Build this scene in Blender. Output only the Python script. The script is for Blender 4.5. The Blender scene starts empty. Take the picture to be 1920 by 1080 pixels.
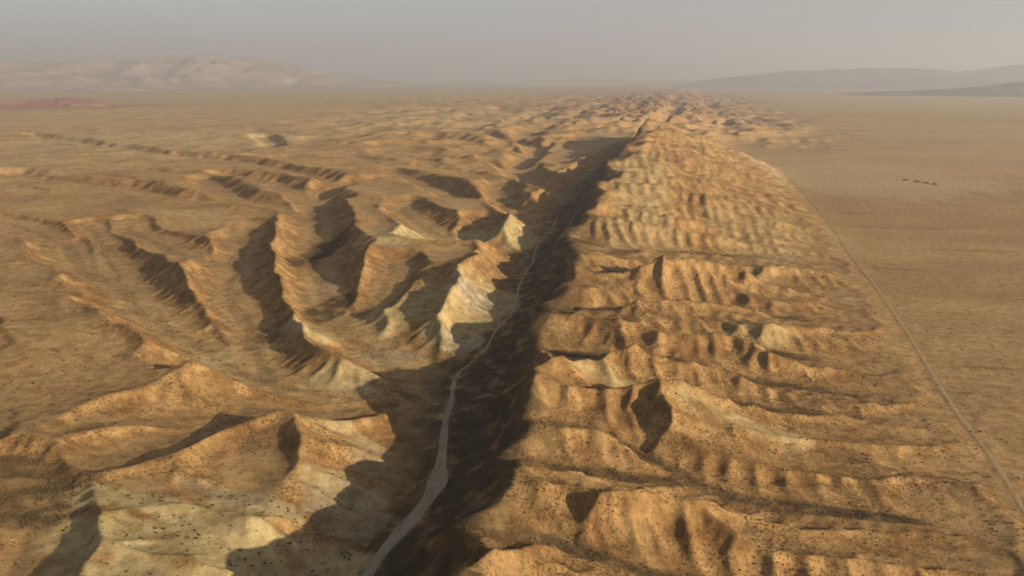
import bpy, bmesh, math, random
import numpy as np
from mathutils import Vector

R = math.radians
scene = bpy.context.scene

# ---------------------------------------------------------------- camera
# X runs across the fault (east +), Y along it, metres; the camera flies 250 m up
F_PX, HORIZON, YAW, CAM_Z = 1663.0, 150.0, R(11.26), 250.0
PITCH = math.atan((540.0 - HORIZON) / F_PX)
cam_d = bpy.data.cameras.new('camera')
cam_d.sensor_width = 36.0
cam_d.lens = F_PX / 1920.0 * 36.0
cam_d.clip_start, cam_d.clip_end = 1.0, 200000.0
cam = bpy.data.objects.new('camera', cam_d)
scene.collection.objects.link(cam)
cam.location = (0.0, 0.0, CAM_Z)
cam.rotation_euler = (R(90) - PITCH, 0.0, YAW)
scene.camera = cam

# ---------------------------------------------------------------- sky, sun, exposure
SUN_EL, SUN_BACK = R(14.0), R(33.0)          # low sun from the right, a little behind the camera
sd = Vector((math.cos(SUN_BACK), -math.sin(SUN_BACK), 0.0))
sd.rotate(__import__('mathutils').Matrix.Rotation(YAW, 3, 'Z'))
sun_dir = Vector((sd.x * math.cos(SUN_EL), sd.y * math.cos(SUN_EL), math.sin(SUN_EL)))
world = bpy.data.worlds.new('World')
scene.world = world
world.use_nodes = True
nt = world.node_tree
bg = nt.nodes['Background']
sky = nt.nodes.new('ShaderNodeTexSky')
sky.sky_type = 'NISHITA'
sky.sun_disc = False
sky.sun_elevation = SUN_EL
sky.sun_rotation = math.atan2(sun_dir.x, sun_dir.y)
sky.altitude = 800.0
sky.air_density, sky.dust_density, sky.ozone_density = 0.7, 2.2, 1.0
hsv = nt.nodes.new('ShaderNodeHueSaturation')
hsv.inputs['Saturation'].default_value = 0.30
nt.links.new(sky.outputs[0], hsv.inputs['Color'])
nt.links.new(hsv.outputs[0], bg.inputs['Color'])
bg.inputs['Strength'].default_value = 0.053
sun_l = bpy.data.lights.new('sun', 'SUN')
sun_l.energy = 5.0
sun_l.angle = R(0.6)
sun_l.color = (1.0, 0.83, 0.61)
sun = bpy.data.objects.new('sun', sun_l)
scene.collection.objects.link(sun)
sun.rotation_euler = sun_dir.to_track_quat('Z', 'Y').to_euler()
sun.location = (600, 0, 900)
vs = scene.view_settings
vs.view_transform, vs.look, vs.gamma, vs.exposure = 'Standard', 'None', 1.0, 1.02
vs.use_curve_mapping = False
scene.cycles.volume_bounces = 1
scene.cycles.max_bounces = 5
scene.cycles.diffuse_bounces = 1
scene.cycles.use_denoising = True
scene.cycles.filter_width = 1.7

# ---------------------------------------------------------------- numeric helpers
rng = np.random.RandomState(11)
PERM = np.concatenate([rng.permutation(256)] * 3)
GX, GY = np.cos(np.arange(256) * 2.399963), np.sin(np.arange(256) * 2.399963)

def perlin(x, y, seed=0):
    xi, yi = np.floor(x).astype(np.int64), np.floor(y).astype(np.int64)
    xf, yf = x - xi, y - yi
    u, v = xf * xf * xf * (xf * (xf * 6 - 15) + 10), yf * yf * yf * (yf * (yf * 6 - 15) + 10)
    def g(ix, iy, dx, dy):
        h = PERM[(PERM[(ix + seed * 57) & 255] + iy) & 255]
        return GX[h] * dx + GY[h] * dy
    a = g(xi, yi, xf, yf); b = g(xi + 1, yi, xf - 1, yf)
    c = g(xi, yi + 1, xf, yf - 1); d = g(xi + 1, yi + 1, xf - 1, yf - 1)
    return (a + u * (b - a)) + v * ((c + u * (d - c)) - (a + u * (b - a)))

def fbm(x, y, wave, octs=4, seed=0, gain=0.5):
    s = np.zeros_like(x); a = 1.0; f = 1.0 / wave
    for o in range(octs):
        s += a * perlin(x * f + 13.7 * o, y * f + 7.1 * o, seed + o); a *= gain; f *= 2.03
    return s

def ridged(x, y, wave, octs=4, seed=0):
    s = np.zeros_like(x); a = 1.0; f = 1.0 / wave; w = 1.0
    for o in range(octs):
        n = 1.0 - np.abs(perlin(x * f + 5.3 * o, y * f + 9.9 * o, seed + o)) * 2.0
        n = n * n * w; s += a * n; w = np.clip(n * 1.6, 0, 1); a *= 0.5; f *= 2.05
    return s

def sstep(a, b, x):
    t = np.clip((x - a) / (b - a), 0, 1); return t * t * (3 - 2 * t)

def blur(a, sig):
    n0, n1 = a.shape; p = int(sig * 4) + 2
    b = np.pad(a, p, mode='edge')
    fy = np.fft.fftfreq(b.shape[0])[:, None]; fx = np.fft.rfftfreq(b.shape[1])[None, :]
    k = np.exp(-2 * (math.pi * sig) ** 2 * (fx * fx + fy * fy))
    return np.fft.irfft2(np.fft.rfft2(b) * k, s=b.shape)[p:p + n0, p:p + n1]

# ---------------------------------------------------------------- the lie of the land (world metres)
FAULT = [(-144.4, 150.0, 0), (-149.4, 353.3, 0.0), (-151.0, 391.0, 0.0), (-148.6, 436.8, 0.0), (-145.2, 484.7, 0.0), (-149.6, 521.5, 0.7), (-166.7, 591.8, 1.3), (-185.0, 682.2, 2.0), (-182.5, 723.8, 2.7), (-176.4, 806.5, 3.3), (-177.5, 906.0, 4.0), (-187.9, 1026.5, 5.3), (-205.2, 1181.1, 6.7), (-207.5, 1393.6, 8.0), (-220.6, 1611.9, 10.6), (-227.7, 2015.2, 13.3), (-209.2, 2504.4, 17.3), (-173.0, 3165.5, 22.6), (-134.6, 3868.5, 29.3), (-190, 6000, 24), (-190, 60000, 24)]
FLANK = [
    ('spur', [(-90.4, 330.9, 42.9), (-82.4, 342.2, 44.4), (-69.9, 351.2, 42.5), (-52.3, 362.5, 36.2), (-30.2, 361.9, 28.9), (10.5, 354.5, 20.0), (77.6, 353.2, 11.7), (120.6, 353.8, 4.6)]),
    ('gully', [(-101.3, 376.6, 28.8), (-85.7, 389.6, 25.6), (-58.4, 404.2, 17.6), (-28.2, 400.6, 11.2), (23.7, 392.4, 5.6), (84.2, 388.8, 1.6), (143.8, 396.0, -0.8)]),
    ('spur', [(-95.3, 380.0, 46.0), (-80.0, 401.8, 48.1), (-53.4, 404.3, 48.0), (-35.7, 414.0, 46.5), (-4.0, 433.3, 38.7), (20.9, 442.2, 33.7), (58.4, 434.5, 27.8), (97.6, 447.7, 20.4), (139.8, 468.2, 10.8), (184.7, 489.9, 0.6)]),
    ('gully', [(-121.0, 477.2, 24.0), (-103.1, 484.8, 20.8), (-77.1, 485.6, 17.6), (-36.3, 494.4, 12.8), (7.9, 507.4, 8.0), (41.9, 496.4, 5.6), (90.3, 498.7, 3.2), (138.3, 504.8, 1.6), (185.9, 511.2, -0.8)]),
    ('spur', [(-101.6, 456.1, 46.0), (-91.2, 474.2, 45.8), (-70.2, 480.9, 42.4), (-51.5, 483.0, 36.4), (-20.4, 486.5, 26.5), (1.4, 492.1, 18.1)]),
    ('gully', [(-108.6, 519.3, 30.4), (-88.2, 531.5, 25.6), (-57.4, 537.1, 18.4), (-22.4, 530.0, 12.0), (7.9, 509.6, 8.0)]),
    ('spur', [(-102.8, 491.5, 48.0), (-94.0, 524.3, 50.2), (-86.5, 541.2, 51.9), (-61.2, 534.1, 54.4), (-36.8, 525.6, 53.9), (-13.7, 531.5, 47.4), (9.6, 538.7, 40.7), (22.9, 543.6, 39.1), (50.5, 562.4, 37.6), (68.3, 574.4, 36.2), (94.0, 586.9, 29.6), (138.6, 620.6, 16.0), (183.9, 645.2, 5.8), (219.6, 656.2, 0.1)]),
    ('gully', [(-64.3, 593.8, 32.8), (-31.7, 617.9, 23.2), (2.8, 646.7, 14.4), (26.7, 643.7, 9.6), (58.0, 647.2, 6.4), (104.9, 655.1, 4.0), (143.4, 659.3, 2.4), (213.6, 672.8, -0.8)]),
    ('spur', [(-101.9, 600.6, 48.0), (-81.7, 608.1, 50.9), (-54.2, 602.4, 52.5), (-16.6, 602.1, 49.9), (20.5, 606.3, 41.5), (46.3, 608.8, 37.3), (77.0, 624.2, 31.2), (109.5, 645.2, 23.5), (171.1, 687.2, 8.8), (220.2, 711.0, 0.1)]),
    ('gully', [(-130.1, 711.8, 22.4), (-95.7, 711.6, 20.8), (-55.8, 720.2, 16.8), (-11.2, 723.9, 12.8), (23.9, 712.1, 8.8), (53.9, 711.7, 6.4), (120.8, 713.3, 3.2), (210.0, 732.1, -0.8)]),
    ('spur', [(-2.9, 680.2, 43.9), (9.7, 693.0, 36.8), (43.6, 704.3, 31.8), (74.1, 717.6, 25.9), (115.1, 740.0, 16.7), (168.2, 771.5, 5.1), (210.5, 785.9, 0.2)]),
    ('gully', [(-1.1, 768.3, 20.8), (29.7, 783.8, 12.0), (58.2, 791.1, 8.0), (90.9, 792.4, 5.6), (128.3, 798.0, 3.2), (203.3, 811.3, -0.8)]),
    ('spur', [(-129.4, 695.4, 34.0), (-110.2, 746.1, 42.0), (-83.1, 755.6, 44.3), (-34.5, 719.5, 51.9), (9.2, 754.7, 48.5), (41.5, 775.3, 44.7), (75.7, 800.1, 36.4), (119.3, 848.2, 21.5), (177.8, 901.8, 6.0), (216.8, 918.6, 0.1)]),
    ('gully', [(-138.8, 831.1, 25.6), (-105.1, 857.3, 21.6), (-78.4, 858.9, 17.6), (-42.0, 873.7, 12.8), (27.6, 927.1, 8.0), (77.1, 932.8, 5.6), (132.0, 941.9, 3.2), (213.8, 953.7, -0.8)]),
    ('spur', [(-128.6, 868.1, 40.0), (-52.6, 855.6, 48.1), (-0.9, 881.4, 40.1), (64.0, 916.2, 28.1), (147.4, 981.4, 10.2), (209.4, 1016.4, 0.2)]),
    ('gully', [(-114.9, 979.7, 36.8), (-62.2, 1005.7, 27.2), (-14.2, 1041.4, 17.6), (73.8, 1070.3, 7.2), (172.8, 1077.6, 1.6), (214.8, 1077.1, -0.8)]),
    ('spur', [(-127.8, 900.1, 40.0), (-108.7, 977.1, 45.0), (-88.7, 1020.9, 48.3), (-26.5, 992.6, 56.2), (33.4, 1028.7, 46.5), (104.8, 1091.3, 31.6), (172.0, 1169.5, 11.4), (225.2, 1209.9, 0.1)]),
    ('gully', [(-164.1, 1202.8, 30.4), (-89.0, 1187.4, 24.8), (-47.1, 1214.0, 18.4), (25.5, 1238.8, 10.4), (113.8, 1265.6, 4.8), (222.0, 1273.5, -0.8)])]
CHANNELS = [
    ([(50.6, 539.5, 10.6), (99.2, 562.5, 5.3), (147.7, 575.2, 1.3), (197.9, 581.4, -0.7)], 0.44, 0.5, 0, None),
    ([(74.8, 587.4, 10.6), (121.4, 617.3, 4.0), (189.7, 637.3, -0.7)], 0.44, 0.5, 0, None),
    ([(65.8, 441.7, 8.0), (109.3, 459.7, 2.7), (165.8, 471.4, -0.7)], 0.44, 0.5, 0, None),
    ([(-187.9, 640.2, 2.0), (-211.7, 632.0, 3.3), (-259.1, 617.1, 5.3), (-293.7, 614.8, 6.7), (-326.4, 626.1, 8.0), (-370.5, 647.6, 10.6), (-449.2, 705.0, 14.6), (-514.6, 752.0, 18.6), (-581.9, 822.0, 22.6), (-691.7, 897.7, 27.9), (-801.3, 1019.8, 33.2)], 0.78, 3, 16, (0.5, 3)),
    ([(-326.4, 626.1, 8.0), (-346.6, 659.5, 10.6), (-412.1, 757.6, 14.6), (-472.3, 836.2, 18.6), (-545.9, 986.0, 25.3), (-582.9, 1077.5, 30.6), (-625.8, 1184.1, 37.2)], 0.81, 2, 16, (0.53, 3)),
    ([(-181.4, 664.9, 1.3), (-210.9, 688.1, 2.0), (-237.3, 711.0, 3.3), (-259.4, 725.5, 4.7)], 0.56, 20, 0, None),
    ([(-246.4, 701.9, 4.7), (-280.9, 736.0, 6.7), (-325.9, 777.1, 8.6), (-358.9, 823.0, 10.6), (-444.3, 993.4, 14.6), (-524.8, 1175.5, 18.6), (-595.4, 1342.0, 21.3), (-688.1, 1519.8, 25.3), (-712.2, 1748.7, 30.6), (-627.9, 1776.3, 37.2)], 0.94, 3, 18, (0.59, 5)),
    ([(-272.8, 727.7, 6.7), (-264.3, 755.3, 10.6), (-269.6, 820.6, 16.0), (-279.3, 889.0, 23.9), (-294.6, 949.6, 30.6)], 0.78, 1.5, 16, (0.59, 2)),
    ([(-341.0, 800.5, 9.3), (-319.8, 842.1, 13.3), (-331.1, 934.1, 20.0), (-348.0, 1003.0, 26.6)], 0.78, 1, 15, (0.56, 2)),
    ([(-214.7, 1171.7, 6.7), (-241.4, 1174.9, 8.0), (-308.7, 1171.2, 10.6), (-341.8, 1166.3, 13.3), (-350.6, 1239.4, 17.3), (-406.9, 1317.5, 22.6), (-459.6, 1386.0, 29.3), (-485.9, 1481.9, 35.9)], 0.75, 3, 16, (0.53, 5)),
    ([(-308.7, 1171.2, 10.6), (-315.4, 1276.6, 16.0), (-313.1, 1337.5, 26.6)], 0.69, 3, 14, None),
    ([(-223.2, 1382.8, 9.3), (-272.7, 1487.0, 13.3), (-315.8, 1537.6, 18.6), (-352.0, 1662.7, 25.3), (-380.1, 1823.0, 31.9)], 0.62, 2, 15, None),
    ([(-225.9, 1455.1, 10.6), (-262.3, 1507.3, 13.3), (-338.2, 1551.1, 16.0), (-402.4, 1569.9, 21.3), (-492.3, 1707.4, 26.6), (-596.6, 1861.1, 31.9), (-684.0, 1974.2, 38.6)], 0.62, 3, 16, None),
    ([(-218.7, 1711.3, 12.0), (-296.4, 1832.0, 16.0), (-369.8, 1981.4, 20.0), (-425.8, 2172.4, 23.9), (-437.4, 2423.1, 27.9), (-462.1, 2745.9, 31.9)], 0.62, 3, 18, None),
    ([(-462.1, 2745.9, 31.9), (-605.1, 3039.1, 34.6), (-751.0, 3176.5, 38.6)], 0.62, 3, 20, None),
    ([(-371.5, 2131.6, 22.6), (-479.7, 2201.9, 26.6), (-604.4, 2251.8, 33.2), (-691.7, 2302.5, 41.2)], 0.62, 3, 20, None),
    ([(-595.4, 1342.0, 21.3), (-687.9, 1399.2, 27.9), (-789.4, 1441.3, 33.2), (-989.0, 1680.3, 39.9)], 0.53, 1, 13, None),
    ([(-640.5, 1469.3, 23.9), (-731.1, 1580.1, 29.3), (-858.2, 1704.3, 34.6), (-991.0, 1771.8, 41.2)], 0.53, 1, 13, None),
    ([(-633.0, 1363.7, 23.9), (-704.9, 1355.2, 29.3), (-802.4, 1391.0, 33.2), (-922.4, 1420.6, 37.2), (-1062.2, 1517.3, 41.2), (-1193.2, 1538.4, 43.9), (-1399.4, 1627.3, 47.9)], 0.5, 1, 14, None),
    ([(-676.0, 1716.5, 31.9), (-769.1, 1771.4, 34.6), (-939.6, 1923.4, 38.6), (-1113.6, 2047.6, 42.6), (-1384.6, 2150.9, 46.6), (-1733.6, 2370.0, 49.2), (-2282.3, 2779.5, 51.9)], 0.5, 1, 14, None),
    ([(-530.5, 957.2, 25.3), (-594.5, 983.3, 29.3), (-665.8, 1027.6, 33.2), (-768.8, 1100.4, 38.6)], 0.53, 1, 13, None),
    ([(-610.4, 973.8, 31.9), (-726.3, 1073.4, 37.2), (-805.1, 1148.0, 41.2)], 0.53, 1, 13, None),
    ([(-532.9, 759.8, 31.9), (-575.9, 762.9, 37.2), (-621.2, 751.8, 39.9), (-673.0, 748.6, 42.6), (-725.2, 751.7, 43.9)], 0.5, 1, 14, None),
    ([(-581.9, 822.0, 22.6), (-688.7, 938.1, 29.3), (-775.2, 1050.2, 35.9), (-844.6, 1123.9, 39.9)], 0.53, 1, 13, None),
    ([(-788.6, 1003.1, 33.2), (-900.9, 1074.1, 38.6), (-970.6, 1106.3, 42.6), (-1042.3, 1116.9, 46.6)], 0.5, 1, 14, None),
    ([(-373.6, 640.9, 17.3), (-389.3, 600.9, 29.3), (-404.0, 581.6, 34.6), (-434.7, 590.2, 38.6)], 0.53, 1, 13, None),
    ([(-1195.7, 2428.7, 46.6), (-1277.5, 2589.6, 47.9), (-1367.5, 2723.9, 49.2), (-1432.2, 2842.6, 51.2)], 0.62, 1, 0, None),
    ([(-173.8, 617.8, 1.3), (-194.3, 618.0, 2.7), (-226.6, 600.1, 5.3), (-270.1, 563.4, 10.6), (-297.1, 551.1, 13.3), (-317.2, 528.3, 18.6), (-352.7, 496.0, 26.6), (-367.8, 458.1, 33.2), (-373.0, 423.3, 38.6)], 0.62, 2, 15, None),
    ([(-297.1, 551.1, 13.3), (-307.6, 497.9, 20.0), (-319.2, 456.1, 23.9), (-330.4, 420.9, 26.6), (-348.4, 403.8, 27.9), (-375.3, 398.9, 29.3), (-411.6, 393.1, 31.9)], 0.6, 2, 16, None),
    ([(-154.7, 499.4, 1.1), (-172.6, 489.7, 4.0), (-185.9, 478.5, 8.0), (-193.1, 453.4, 10.6), (-198.2, 426.7, 13.3), (-220.6, 426.7, 16.0), (-239.8, 426.3, 18.6), (-258.1, 417.8, 20.0), (-276.4, 404.9, 21.3), (-296.2, 395.7, 23.9), (-319.0, 396.1, 27.9)], 0.62, 1.5, 14, None),
    ([(-221.9, 429.2, 14.6), (-242.6, 449.5, 14.6), (-260.3, 466.7, 17.3), (-265.6, 483.5, 23.9), (-262.1, 495.9, 31.9)], 0.62, 3, 14, (1.05, 3)),
    ([(-153.3, 427.7, 1.1), (-162.5, 414.6, 4.0), (-171.1, 383.8, 8.0), (-188.3, 370.8, 10.6), (-207.9, 369.9, 13.3), (-234.4, 370.7, 17.3), (-253.2, 367.9, 21.3), (-272.1, 360.9, 26.6)], 0.62, 1.5, 14, None),
    ([(-205.9, 422.6, 14.6), (-219.5, 411.4, 17.3), (-233.7, 391.2, 20.0), (-253.6, 383.5, 22.6), (-277.3, 373.3, 27.9)], 0.62, 1, 13, None),
    ([(-151.5, 349.1, 5.3), (-179.9, 341.7, 12.0), (-210.3, 338.2, 16.0), (-239.5, 332.9, 21.3), (-262.3, 326.4, 26.6)], 0.62, 1, 14, None),
    ([(-384.5, 408.7, 23.9), (-347.9, 381.1, 21.3), (-321.7, 356.4, 18.6), (-307.8, 328.1, 16.0), (-303.2, 302.3, 13.3)], 0.62, 3, 16, None),
    ([(-226.6, 600.1, 5.3), (-228.9, 552.5, 12.0), (-242.9, 539.5, 20.0)], 0.69, 1, 12, None),
    ([(-175.5, 556.5, 2.7), (-186.4, 531.0, 6.7), (-200.0, 517.3, 13.3), (-213.1, 513.5, 21.3)], 0.62, 1, 12, None)]
VALLEY_TRACK = [(-149.8, 354.5, 7), (-151.7, 385.0, 7.5), (-151.0, 411.9, 8.5), (-146.0, 459.3, 10), (-146.1, 491.5, 12), (-152.4, 526.5, 8), (-167.0, 590.0, 5), (-174.6, 633.2, 4.5), (-186.9, 692.9, 4), (-180.7, 726.3, 2.4), (-175.4, 767.2, 2.4), (-177.3, 810.8, 2.4), (-174.3, 881.0, 2.4), (-187.9, 985.3, 2.4), (-195.8, 1069.2, 2.4), (-199.8, 1150.6, 2.4), (-208.2, 1211.8, 2.2), (-214.0, 1352.7, 2.0), (-220.4, 1510.1, 2.0)]
PLAIN_ROAD = [(198.0, 467.6, 4.6), (205.1, 550.3, 4.6), (209.7, 634.9, 4.6), (211.2, 722.2, 4.6), (223.9, 929.2, 4.6), (233.1, 1145.4, 4.6), (237.7, 1374.4, 4.4), (247.5, 1603.2, 4.4), (255.8, 1879.5, 4.4), (254.3, 2389.4, 4.6)]
PALE = [(-231.5, 343.5, 80, 34, 1), (-276.7, 355.3, 50, 26, 1), (-287.6, 393.8, 50, 12, 1), (-226.5, 415.1, 34, 14, 0.9), (-187.9, 384.2, 50, 24, 0.95), (-232.8, 390.9, 60, 12, 1), (-195.5, 460.9, 30, 20, 0.7), (-281.0, 822.4, 30, 60, 0.85), (-220.9, 879.8, 55, 90, 0.85), (-213.2, 785.1, 30, 34, 0.85), (-380.7, 1157.5, 50, 100, 1), (-307.9, 1230.8, 45, 60, 1), (-246.6, 1279.2, 35, 80, 0.9), (-340.7, 739.2, 32, 28, 0.9), (-257.2, 637.3, 44, 20, 0.9), (-388.9, 657.1, 16, 36, 0.7), (-229.9, 527.2, 40, 10, 0.7), (-49.2, 635.7, 60, 16, 0.6), (46.0, 587.0, 50, 14, 0.6), (68.5, 823.9, 40, 20, 0.5), (-65.5, 1264.2, 60, 110, 0.45), (-82.5, 1729.4, 60, 500, 0.5), (108.5, 1426.6, 90, 260, 0.35), (23.2, 1100.8, 90, 60, 0.35)]
KNOLLS = [(-209.1, 832.7, 45, -7), (-260.3, 761.6, 26, -3), (-369.5, 1112.3, 55, 8), (-283.1, 1209.4, 40, 6), (-261.5, 627.2, 30, 5), (-341.2, 686.8, 35, 5), (-212.0, 439.6, 30, 5), (-471.8, 952.8, 45, 5), (-237.0, 1190.5, 30, 5), (-363.3, 630.5, 22, 3)]
SCRUB_AND_SHADE = [(66.4, 499.1, 45, 6, 0.95), (108.2, 500.7, 42, 7, 0.95), (42.2, 643.9, 30, 8, 0.9), (-55.3, 491.1, 24, 6, 0.9), (-48.3, 885.8, 16, 16, 0.9), (90.2, 786.3, 24, 5, 0.9), (120.4, 570.2, 22, 5, 0.6), (119.9, 708.1, 30, 5, 0.8), (104.0, 932.3, 34, 5, 0.8), (-481.3, 1124.3, 24, 110, 0.95), (-362.0, 831.0, 20, 60, 0.95), (-374.2, 723.8, 14, 40, 0.6), (-222.2, 637.2, 30, 12, 0.6), (-342.3, 383.8, 34, 34, 0.8), (-377.4, 414.4, 40, 12, 0.7), (507.4, 3429.3, 70, 26, 0.4), (708.6, 6961.7, 160, 60, 0.35), (894.0, 4728.8, 120, 40, 0.35), (993.0, 3928.0, 170, 36, 0.35), (2128.1, 6845.4, 180, 50, 0.5), (333.7, 1795.6, 60, 12, 0.35), (373.7, 1623.3, 90, 10, 0.35), (428.5, 1423.1, 70, 9, 0.3), (295.2, 1258.8, 50, 7, 0.3), (267.9, 821.8, 28, 5, 0.3), (222.4, 749.0, 24, 3, 0.4), (1270.1, 14168.8, 200, 70, 0.3)]  # scrub patches; those in the left bowl and lower left also paint in shade
WASH = [(-210.2, 894.9, 34, 40, 0.9), (-200.3, 770.7, 20, 24, 1), (-261.0, 722.7, 30, 20, 0.5), (-184.6, 447.7, 26, 30, 0.5), (-192.4, 505.7, 18, 24, 0.4), (-247.8, 422.0, 40, 9, 0.5), (-395.9, 910.9, 14, 80, 0.3)]
DRY = [(-1632.1, 2630.2, 520, 360, 0.85), (-2945.1, 4608.5, 2600, 2400, 0.55), (-1823.9, 2091.1, 700, 900, 0.5), (459.1, 2516.2, 300, 560, 0.8), (766.8, 4565.1, 1500, 2200, 0.55), (2529.4, 11624.4, 5200, 5200, 0.6), (-8623.6, 11001.1, 9000, 6000, 0.5)]
RED = [(-4825.6, 6142.2, 900, 900, 0.6)]
RANGES = [
    ('mountain_range', [(-22761, 17971, 501), (-21403, 19568, 648), (-19933, 21064, 834), (-18824, 22061, 795), (-18223, 22559, 774), (-16921, 23551, 804), (-15976, 24202, 904), (-15238, 24674, 882), (-14654, 25025, 995), (-13792, 25511, 988), (-12828, 26008, 901), (-11978, 26411, 667), (-11098, 26793, 444), (-9877, 27266, 283), (-8454, 27740, 151), (-7317, 28062, 85)], 5200, ((0.32, 0.23, 0.17), (0.2, 0.14, 0.11), (0.35, 0.27, 0.205)), 201, 1900.0),
    ('mountain_range', [(-1084, 31982, 106), (536, 31996, 268), (1768, 31951, 426), (3141, 31845, 563), (4478, 31685, 610), (6397, 31354, 652), (7622, 31079, 563), (8215, 30928, 528), (8922, 30731, 621), (9879, 30437, 710), (11547, 29844, 832), (13872, 28837, 686), (16329, 27520, 588)], 5200, ((0.1, 0.088, 0.092), (0.07, 0.064, 0.07), (0.13, 0.11, 0.105)), 231, 2500.0),
    ('hills', [(1703, 16914, -85), (2412, 16828, 12), (3098, 16715, 70), (3760, 16579, 90), (4390, 16423, 137), (5277, 16160, 233), (6494, 15711, 250), (7689, 15162, 174), (8718, 14594, 106)], 1400, ((0.1, 0.088, 0.092), (0.07, 0.064, 0.07), (0.13, 0.11, 0.105)), 261, 1000.0),
    ('hills', [(-15743, 36772, 27), (-13627, 37607, 182), (-11437, 38330, 136), (-9637, 38822, 250), (-7810, 39230, 182), (-5967, 39552, 273), (-4119, 39787, 318), (-2276, 39935, 250), (-455, 39997, 295), (1342, 39977, 206), (3105, 39879, 74)], 4000, ((0.32, 0.23, 0.17), (0.2, 0.14, 0.11), (0.35, 0.27, 0.205)), 321, 2200.0),
    ('hills', [(-6459, 5052, 72), (-5970, 5621, 89), (-5512, 6071, 89), (-5351, 6214, 82), (-5178, 6359, 105), (-4966, 6526, 119), (-4792, 6654, 105), (-4615, 6778, 42), (-4446, 6890, -8), (-4340, 6957, -28)], 520, ((0.26, 0.13, 0.095), (0.2, 0.1, 0.08), (0.32, 0.19, 0.13)), 281, 420.0),
    ('hills', [(-11991, 14738, -19), (-11423, 15183, 74), (-10975, 15510, 121), (-10509, 15829, 120), (-10193, 16035, 27), (-9519, 16443, 24), (-8811, 16833, -21), (-8258, 17112, -66)], 950, ((0.32, 0.23, 0.17), (0.2, 0.14, 0.11), (0.35, 0.27, 0.205)), 301, 800.0)]
THICKETS = [(543.2, 2427.2, 11), (563.8, 2394.0, 17), (576.0, 2360.2, 13), (593.4, 2340.1, 12)]

FAULT_U = np.array([p[0] for p in FAULT]); FAULT_V = np.array([p[1] for p in FAULT]); FAULT_Z = np.array([p[2] for p in FAULT])
CREST_V = np.array([0, 350, 600, 900, 1200, 1500, 2000, 2600, 2950, 3200, 3600, 5000, 60000.])
CREST_H = np.array([52, 52, 52, 54, 57, 66, 84, 114, 120, 80, 36, 30, 24.])
CREST_U = np.array([-92, -94, -96, -100, -104, -110, -104, -92, -95, -95, -95, -95, -95.])
FOOT_U = np.array([200, 204, 210, 220, 238, 246, 256, 262, 215, 190, 150, 150, 150.])

def cap_height(U, V):
    """the uncut surface: fan on the left, the pressure ridge, the plain on the right"""
    fu = np.interp(V, FAULT_V, FAULT_U)
    uc = np.interp(V, CREST_V, CREST_U) + 10 * fbm(U * 0 + 3.3, V, 90, 2, 5); hc = np.interp(V, CREST_V, CREST_H)
    ur = np.interp(V, CREST_V, FOOT_U)
    t = np.clip((U - uc) / (ur - uc), -1, 1.6)
    right = hc * np.clip(1 - t, 0, 1) ** 0.80 * (1 - 0.45 * sstep(0.5, 1.0, t)) * (1 + 0.10 * fbm(U, V, 70, 2, 8))
    right = np.where(t < 0, hc, right) + np.where(t < 1, 0, 0)
    right += 0.35 * fbm(U, V, 60, 3, 9)
    d = np.clip(fu - U, 0, None)
    left = 38 + 0.018 * np.minimum(d, 1200) - 0.006 * np.clip(d - 1500, 0, 5000) - 7 * sstep(250, 700, d) * sstep(900, 300, V) - 8 * sstep(680, 480, V) + np.interp(V, [0, 900, 1500, 3000, 6000, 60000], [0, 0, 4, 10, 6, 0])
    left += np.interp(V, [0, 1000, 3000, 7000], [4.2, 4.5, 7, 8]) * fbm(U, V, 150, 4, 21) * 1.2
    for (u, v, r, a) in KNOLLS:
        q = ((U - u) ** 2 + (V - v) ** 2) / (r * r); m = q < 9
        left = np.where(m, left + a * np.exp(-np.minimum(q, 9)), left)
    w = sstep(-10, 10, U - fu)
    return left * (1 - w) + right * w

def far_hills(U, V):
    # hills that follow the fault into the distance and the rolling country to its left
    fu = np.interp(V, FAULT_V, FAULT_U)
    belt = np.exp(-((U - fu - 60) / (330 + 0.05 * V)) ** 2) * sstep(3000, 4200, V) * sstep(26000, 9000, V)
    roll = sstep(-0.52, -0.22, U / V) * sstep(200, -300, U - fu) * sstep(1300, 2600, V) * sstep(16000, 7000, V)
    wx, wy = U + 60 * fbm(U, V, 240, 2, 71), V + 60 * fbm(U, V, 240, 2, 75)
    hills = (ridged(wx, wy, 270, 4, 81) - 0.75)
    return belt * (46 * hills + 26) + roll * 17 * (0.75 - ridged(wx * 0.9, wy * 1.15, 260, 4, 91))

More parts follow.
